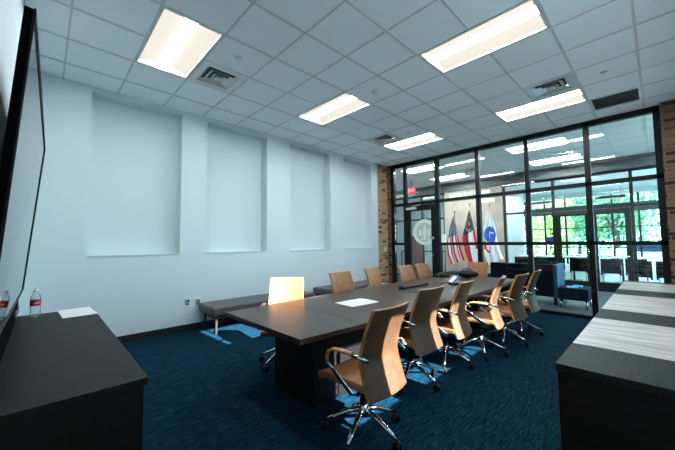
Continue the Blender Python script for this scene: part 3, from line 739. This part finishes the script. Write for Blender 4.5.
for yy in (.02,): MB().box(-.10, .10, yy - .16, yy + .16, .7405, .7425).build('cable_hatch', M['plastic'], tb)

# ------------------------------------------------------------------ chairs
def chair_proto():
    t = empty('conference_chair')
    # faces -x; origin on the floor under the hub
    def bx(z):      # side profile of the back: waist forward, top and tail kicked rearwards
        k = (z - .37) / .60
        return .205 + .115 * max(0, (k - .42) / .58) ** 1.5 + .075 * max(0, (.42 - k) / .42) ** 1.3
    W0 = .225
    th = .032
    def halfw(k): return W0 - .012 * k
    prof = [.385 + .585 * i / 22 for i in range(23)]
    def outer(u, v):
        z = .37 + .612 * v; k = v; y = (u - .5) * 2 * halfw(k)
        return Vector((bx(z) - .035 * (abs(u - .5) * 2) ** 2.2, y, z))
    nu, nv = 16, 22
    m_ = MB(); 
    fr = [[m_.bm.verts.new(outer(i / nu, j / nv) + Vector((-th, 0, 0))) for j in range(nv + 1)] for i in range(nu + 1)]
    bk = [[m_.bm.verts.new(outer(i / nu, j / nv)) for j in range(nv + 1)] for i in range(nu + 1)]
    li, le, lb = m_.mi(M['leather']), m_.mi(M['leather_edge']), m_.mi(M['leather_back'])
    def q(vs_, mi, sm=True):
        f = m_.bm.faces.new(vs_); f.material_index = mi; f.smooth = sm
    for i in range(nu):
        for j in range(nv):
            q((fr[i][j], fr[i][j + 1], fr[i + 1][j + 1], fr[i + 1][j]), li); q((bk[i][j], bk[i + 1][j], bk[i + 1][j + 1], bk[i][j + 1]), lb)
    for j in range(nv):
        q((fr[0][j], bk[0][j], bk[0][j + 1], fr[0][j + 1]), le, False); q((fr[nu][j], fr[nu][j + 1], bk[nu][j + 1], bk[nu][j]), le, False)
    for i in range(nu):
        q((fr[i][0], fr[i + 1][0], bk[i + 1][0], bk[i][0]), le, False); q((fr[i][nv], bk[i][nv], bk[i + 1][nv], fr[i + 1][nv]), le, False)
    b_ = m_.build('backrest', None, t); md = b_.modifiers.new('bevel', 'BEVEL'); md.width = .008; md.segments = 2; md.limit_method = 'ANGLE'; md.angle_limit = R(50)
    # seat with waterfall front
    def seat(u, v):
        x = -.27 + .47 * u; y = (v - .5) * .46
        return Vector((x, y, .475 - .03 * max(0, (.25 - u) / .25) ** 2 - .012 * math.cos((v - .5) * PI)))
    m_ = MB()
    tp = [[m_.bm.verts.new(seat(i / 10, j / 10)) for j in range(11)] for i in range(11)]
    bt = [[m_.bm.verts.new(seat(i / 10, j / 10) + Vector((.01 if i < 2 else 0, 0, -.055))) for j in range(11)] for i in range(11)]
    for i in range(10):
        for j in range(10): q((tp[i][j], tp[i + 1][j], tp[i + 1][j + 1], tp[i][j + 1]), 0); q((bt[i][j], bt[i][j + 1], bt[i + 1][j + 1], bt[i + 1][j]), 0)
    for k in range(10):
        q((tp[0][k], tp[0][k + 1], bt[0][k + 1], bt[0][k]), 0); q((tp[10][k], bt[10][k], bt[10][k + 1], tp[10][k + 1]), 0)
        q((tp[k][0], bt[k][0], bt[k + 1][0], tp[k + 1][0]), 0); q((tp[k][10], tp[k + 1][10], bt[k + 1][10], bt[k][10]), 0)
    s_ = m_.build('seat', M['leather'], t); md = s_.modifiers.new('bevel', 'BEVEL'); md.width = .015; md.segments = 3; md.limit_method = 'ANGLE'; md.angle_limit = R(50)
    # arms: flat bright loop and padded top
    for sg in (-1, 1):
        y = sg * .265
        a = MB()
        a.tube([(.10, sg * .12, .385), (.125, sg * .22, .39), (.12, y, .41), (.0, y, .49), (-.12, y, .57)], .021, seg=8, flat=.35)
        a.tube([(.12, y, .67), (.19, y, .668), (.235, sg * .225, .64)], .014, seg=8)
        arm = a.build('armrest', M['chrome'], t)
        p_ = MB(); p_.tube([(-.118, y, .57), (-.118, y, .61), (-.095, y, .65), (-.05, y, .672), (.02, y, .678), (.13, y, .677)], [.013, .016, .02, .025, .026, .024], seg=10, flat=.5); p_.build('arm_pad', M['leather_edge'], arm)
    MB().box(-.13, .14, -.10, .10, .355, .415, bevel=.015).build('mechanism', M['plastic'], t)
    l_ = MB(); l_.tube([(-.02, .10, .385), (-.02, .20, .38), (-.03, .25, .385)], .006, seg=6); l_.build('lever', M['plastic'], t)
    MB().tube([(0, 0, .16), (0, 0, .26)], .028, seg=16).tube([(0, 0, .22), (0, 0, .37)], .018, seg=14).build('gas_column', M['plastic'], t)
    b_ = MB(); b_.lathe([(0, .13), (.038, .13), (.044, .16), (.042, .20), (.030, .225), (0, .225)], 20); b_.build('base_hub', M['chrome'], t)
    for k in range(5):
        a_ = R(72 * k); dx, dy = math.cos(a_), math.sin(a_)
        leg = MB().tube([(dx * .02, dy * .02, .185), (dx * .12, dy * .12, .155), (dx * .22, dy * .22, .112), (dx * .295, dy * .295, .080)], [.024, .022, .019, .016], seg=8, flat=.8).build('base_arm', M['chrome'], t)
        cs = MB(); px, py = dx * .295, dy * .295; tx, ty = -dy, dx
        cs.tube([(px, py, .078), (px, py, .045)], .008, seg=8)
        for s2 in (-1, 1): cs.tube([(px + tx * s2 * .008, py + ty * s2 * .008, .028), (px + tx * s2 * .024, py + ty * s2 * .024, .028)], .028, seg=16)
        cs.tube([(px + tx * -.02, py + ty * -.02, .045), (px + tx * .02, py + ty * .02, .045)], .018, seg=10)
        cs.build('caster', M['plastic'], leg)
    return t
proto = chair_proto(); used = False
def place(x, y, deg, lab, grp='tan conference chairs'):
    global used
    o = copy_tree(proto) if used else proto; used = True
    o.location = (x, y, 0); o.rotation_euler.z = R(deg); tag(o, lab, 'chair', grp)
ord_ = ['nearest', 'second', 'third', 'fourth', 'fifth', 'farthest']
for k, (y, a_, x) in enumerate(((1.79, 2, 3.86), (2.79, -3, 3.63), (3.47, 6, 3.66), (4.14, 13, 3.80), (4.77, -3, 3.88), (5.47, 4, 3.88))):
    lab = ['tan leather chair on the right side of the table, nearest the camera', 'tan leather chair on the right side of the table, second from the camera',
           'tan leather chair on the right side of the table, third from the camera', 'tan leather chair on the right side of the table, fourth from the camera',
           'tan leather chair on the right side of the table, fifth from the camera', 'tan leather chair on the right side of the table, farthest from the camera'][k]
    place(x, y, a_, lab)
for k, (x, y, a_) in enumerate(((2.31, 2.12, 180 - 42), (2.33, 3.29, 180 - 2), (2.16, 4.27, 180 + 8), (2.34, 5.02, 180 - 2), (2.31, 5.65, 180 - 4))):
    lab = ['tan leather chair at the near left table corner, turned toward the camera', 'tan leather chair across the table in front of the gap between the two benches',
           'tan leather chair across the table, in front of the second bench beside the brick pier', 'nearer tan chair of the close pair in front of the black door', 'farther tan chair of the close pair in front of the black door'][k]
    place(x, y, a_, lab)
place(2.75, 6.52, 90, 'tan leather chair at the far head of the table, back to the glass wall')

# ------------------------------------------------------------------ things on the table
def flat_paper(name, x, y, z, w, l, rz, lab, cat, mt=None, lines=6):
    t = empty(name, (x, y, z), R(rz), lab, cat)
    MB().box(-w / 2, w / 2, -l / 2, l / 2, 0, .003).build('sheet', mt or M['paper'], t)
    a = MB()
    for k in range(lines): a.box(-w * .4, w * (.38 if k % 2 else .25), -l * .38 + k * l * .13, -l * .38 + k * l * .13 + .008, .0031, .0036)
    a.build('print', M['ink'], t); return t
flat_paper('booklet', 3.03, 2.63, .741, .30, .42, -3, 'white printed booklet lying open on the near half of the table', 'booklet')
ph = empty('conference_phone', (2.45, 5.72, .7425), R(20), 'three-armed black conference phone at the far end of the table', 'phone')
m_ = MB()
for k in range(3):
    a_ = R(120 * k); m_.box(-.02, .16, -.05, .05, 0, .045, bevel=.018, T=Matrix.Rotation(a_, 4, 'Z'))
m_.lathe([(0, .0), (.09, .0), (.10, .04), (.07, .07), (0, .075)], 20); m_.build('housing', M['plastic'], ph)
MB().box(-.03, .03, -.02, .02, .075, .082, bevel=.003).build('keypad', M['grey'], ph)
bag = empty('black_bag', (2.90, 5.86, .7425), R(10), 'soft black bag lying at the far end of the table before the head chair', 'bag')
def blob(u, v):
    a_ = 2 * PI * u; b_ = PI * v
    n_ = 1 + .12 * math.sin(3 * a_ + 1) * math.sin(b_)
    return Vector((.19 * math.cos(a_) * math.sin(b_) * n_, .12 * math.sin(a_) * math.sin(b_) * n_, .075 + .075 * math.cos(b_)))
MB().grid(blob, 28, 14).build('pouch', M['plastic'], bag); MB().tube([(-.10, 0, .12), (-.05, .02, .17), (.05, .02, .17), (.10, 0, .12)], .008).build('strap', M['plastic'], bag)
dp = empty('desk_phone', (3.15, 4.78, .7425), R(-25), 'small tilted device with a lit screen on the table', 'phone')
MB().box(-.05, .05, -.07, .07, 0, .03, bevel=.008).build('base', M['plastic'], dp)
rt = Matrix.Rotation(R(38), 3, 'X')
MB().box(-.05, .05, -.08, .08, .03, .045, bevel=.004, rot=rt).build('case', M['blue_pl'], dp).location = (0, 0, .035)
MB().box(-.042, .042, -.065, .065, .0455, .0465, rot=rt).build('display', M['phone_screen'], dp).location = (0, -.006, .041)
cb = MB(); cb.tube([(2.98, 4.68, .749), (2.93, 4.85, .749), (3.0, 4.95, .749), (3.08, 4.85, .749), (3.12, 4.84, .750)], .006, seg=6)
tag(cb.build('phone_cable', M['plastic']), 'black cable coiled beside the lit device on the table', 'cable')
rc = empty('sound_bar', (2.84, 4.18, .741), R(88), 'long low black bar device on the table in front of the left chairs', 'device')
MB().box(-.36, .30, -.035, .035, .0, .035, bevel=.012).build('housing', M['plastic'], rc)
MB().lathe([(0, 0), (.05, 0), (.05, .04), (.03, .05), (0, .05)], 16, loc=(-.36, 0, 0)).build('end_knob', M['plastic'], rc)

# ------------------------------------------------------------------ benches
def bench(y0, y1, lab):
    t = empty('upholstered_bench', (.03, y0, 0), label=lab, cat='bench', group='grey benches along the left wall')
    L = y1 - y0
    MB().box(0, .62, 0, L, .29, .44, bevel=.035, seg=4).build('cushion', M['bench'], t)
    MB().box(.06, .56, .05, L - .05, .26, .29).build('frame', M['base'], t)
    for x in (.08, .54):
        for y in (.09, L - .09): MB().box(x - .015, x + .015, y - .015, y + .015, 0, .262).build('leg', M['base'], t)
bench(1.93, 3.95, 'long grey upholstered bench beside the wall outlets, nearer of the two')
bench(4.42, 6.42, 'grey upholstered bench by the brick pier, farther of the two')

# ------------------------------------------------------------------ wall devices
def plate(name, x, y, z, w, h, parts, lab, cat, mt=None):
    t = empty(name, (x, y, z), label=lab, cat=cat)
    MB().box(0, .006, -w / 2, w / 2, -h / 2, h / 2, bevel=.002).build('cover_plate', mt or M['white'], t)
    for n, (a, b, c, d, mm) in enumerate(parts): MB().box(.006, .010, a, b, c, d).build('socket', M[mm], t)
plate('wall_outlet', 0, 1.77, .46, .085, .13, [(-.018, .03, .0, .045, 'blue_pl'), (-.018, .018, -.045, -.01, 'blue_pl'), (-.036, -.024, -.04, .05, 'grey')], 'white wall outlet with blue sockets left of the bench', 'outlet')
plate('wall_controller', 0, 1.935, .46, .10, .16, [(-.035, .035, -.065, .03, 'grey'), (-.022, .022, -.02, -.008, 'white'), (-.022, .022, .005, .015, 'white')], 'grey wall box with white top right beside the bench end', 'outlet')
plate('thermostat', 0, 3.62, 2.165, .105, .12, [(-.012, .012, -.012, .012, 'grey')], 'small white square thermostat between two wall recesses', 'thermostat')
plate('light_switch', .004, 7.13, 1.23, .07, .115, [(-.012, .012, -.03, .03, 'paper')], 'white light switch on the tan brick pier', 'switch')

# ------------------------------------------------------------------ left credenza, screen, bottle
cr = empty('credenza', (1.18, -.185, 0), label='dark espresso credenza in front of the camera under the wall screen', cat='cabinet')
LX, LY = 2.44, .60
MB().box(0, LX, 0, LY, .715, .75, bevel=.003).build('worktop', M['espresso'], cr)
MB().box(.02, LX - .02, .02, LY - .03, .08, .715).build('body', M['espresso'], cr)
MB().box(.06, LX - .06, .04, LY - .08, 0, .08).build('plinth', M['base'], cr)
for k in range(4):
    w_ = (LX - .06) / 4; x0 = .03 + k * w_
    d = MB().box(x0 + .003, x0 + w_ - .003, LY - .03, LY - .012, .09, .70, bevel=.002).build('door', M['espresso'], cr)
    MB().box(x0 + (w_ - .04 if k % 2 == 0 else .03), x0 + (w_ - .03 if k % 2 == 0 else .04), LY - .012, LY + .008, .50, .64).build('handle', M['chrome'], d)
# wall screen: slightly tilted forward
P = lambda x, y, z: Vector((x, y, z))
tv = empty('wall_screen', (1.06, -.13, .98), label='large glossy black display on the wall above the left credenza', cat='display')
c00 = P(1.06, -.130, .985); c01 = P(1.06, -.020, 2.432); c10 = P(3.667, -.150, .985); c11 = P(3.667, -.060, 2.432)
O0 = Vector((1.06, -.13, .98))
def slab(inset, d0, d1, mt, name):
    cs = [c00, c10, c11, c01]; ctr = sum(cs, Vector()) / 4
    n = (c10 - c00).cross(c01 - c00).normalized(); n = -n if n.y < 0 else n
    cs = [c + (ctr - c).normalized() * inset for c in cs]
    m_ = MB(); a = [m_.bm.verts.new(c + n * d0 - O0) for c in cs]; b = [m_.bm.verts.new(c + n * d1 - O0) for c in cs]
    m_.bm.faces.new(a); m_.bm.faces.new(b[::-1])
    for k in range(4): m_.bm.faces.new((a[k], a[(k + 1) % 4], b[(k + 1) % 4], b[k]))
    return m_.build(name, mt, tv)
slab(0, -.030, 0, M['matte'], 'bezel')
rim = MB(); cs_ = [c - O0 for c in (c00, c10, c11, c01)]; nn = (c10 - c00).cross(c01 - c00).normalized(); nn = -nn if nn.y < 0 else nn
rim.tube([c + nn * .003 for c in cs_] + [cs_[0] + nn * .003], .0055, seg=6, cap=False)
rim.build('rim', M['plastic'], tv)
slab(.012, .0002, .0010, M['screen'], 'screen')
B('wall_mount', (.9, 1.7, -.069, -.040, .3, .7), M['plastic'], tv)
sb = empty('screen_console', (1.07, -.183, .7505), label='black low console panel under the wall screen, standing on the credenza', cat='device')
MB().box(0, 2.45, 0, .03, 0, .215, bevel=.004).build('housing', M['matte'], sb)
for x in (.12, .45): 
    MB().tube([(x, .030, .07), (x, .042, .07)], .035, seg=20).build('dial', M['grey'], sb)
bt = empty('water_bottle', (1.31, -.03, .7505), label='clear plastic water bottle with red label beside the wall screen', cat='bottle')
MB().lathe([(0, .002), (.028, .0), (.032, .01), (.032, .05), (.030, .055), (.032, .06), (.032, .135), (.028, .16), (.014, .185), (.012, .195)], 24).build('body', M['clear'], bt)
MB().lathe([(.0328, .085), (.0328, .128)], 24).build('label', M['redlabel'], bt)
lw_ = MB()
for k in range(5): lw_.box(-.0335, -.033, -.002, .002, .102, .112, T=Matrix.Rotation(R(-200 + k * 14), 4, 'Z'))
lw_.build('label_print', M['white'], bt)
MB().lathe([(0, .212), (.013, .212), (.014, .195), (0, .195)], 16).build('cap', M['white'], bt)
m_ = MB(); m_.box(-.24, .24, -.13, .13, 0, .003); m_ = m_.build('paper_sheet', M['paper']); m_.location = (1.37, .275, .7505); m_.rotation_euler.z = R(3)
tag(m_, 'white sheet of paper on the left credenza beside the bottle', 'paper')

bt.scale = (1.22, 1.22, 1.22)
# ------------------------------------------------------------------ right credenza
cr = empty('credenza', (5.03, 2.08, 0), label='long dark credenza with pale stripes across its top along the right edge', cat='cabinet')
LY = 5.08; LX = .84
MB().box(0, LX, 0, LY, .71, .75, bevel=.003).build('worktop', M['espresso_g'], cr)
MB().box(.02, LX - .01, .02, LY - .02, .08, .71).build('body', M['espresso'], cr)
MB().box(.06, LX - .03, .05, LY - .05, 0, .08).build('plinth', M['base'], cr)
for y0, y1 in ((.49, 1.45), (1.97, 3.17), (3.75, 4.85)):  # pale grey grained stripes laid over the dark worktop
    o = MB().box(.004, LX - .004, y0, y1, .7495, .7515).build('pale_stripe', M['pale'], cr); o['label'] = 'pale grey grained stripe'
for k in range(8):
    w_ = (LY - .04) / 8; y0 = .02 + k * w_
    d = MB().box(.004, .02, y0 + .003, y0 + w_ - .003, .09, .70, bevel=.002).build('door', M['espresso'], cr)
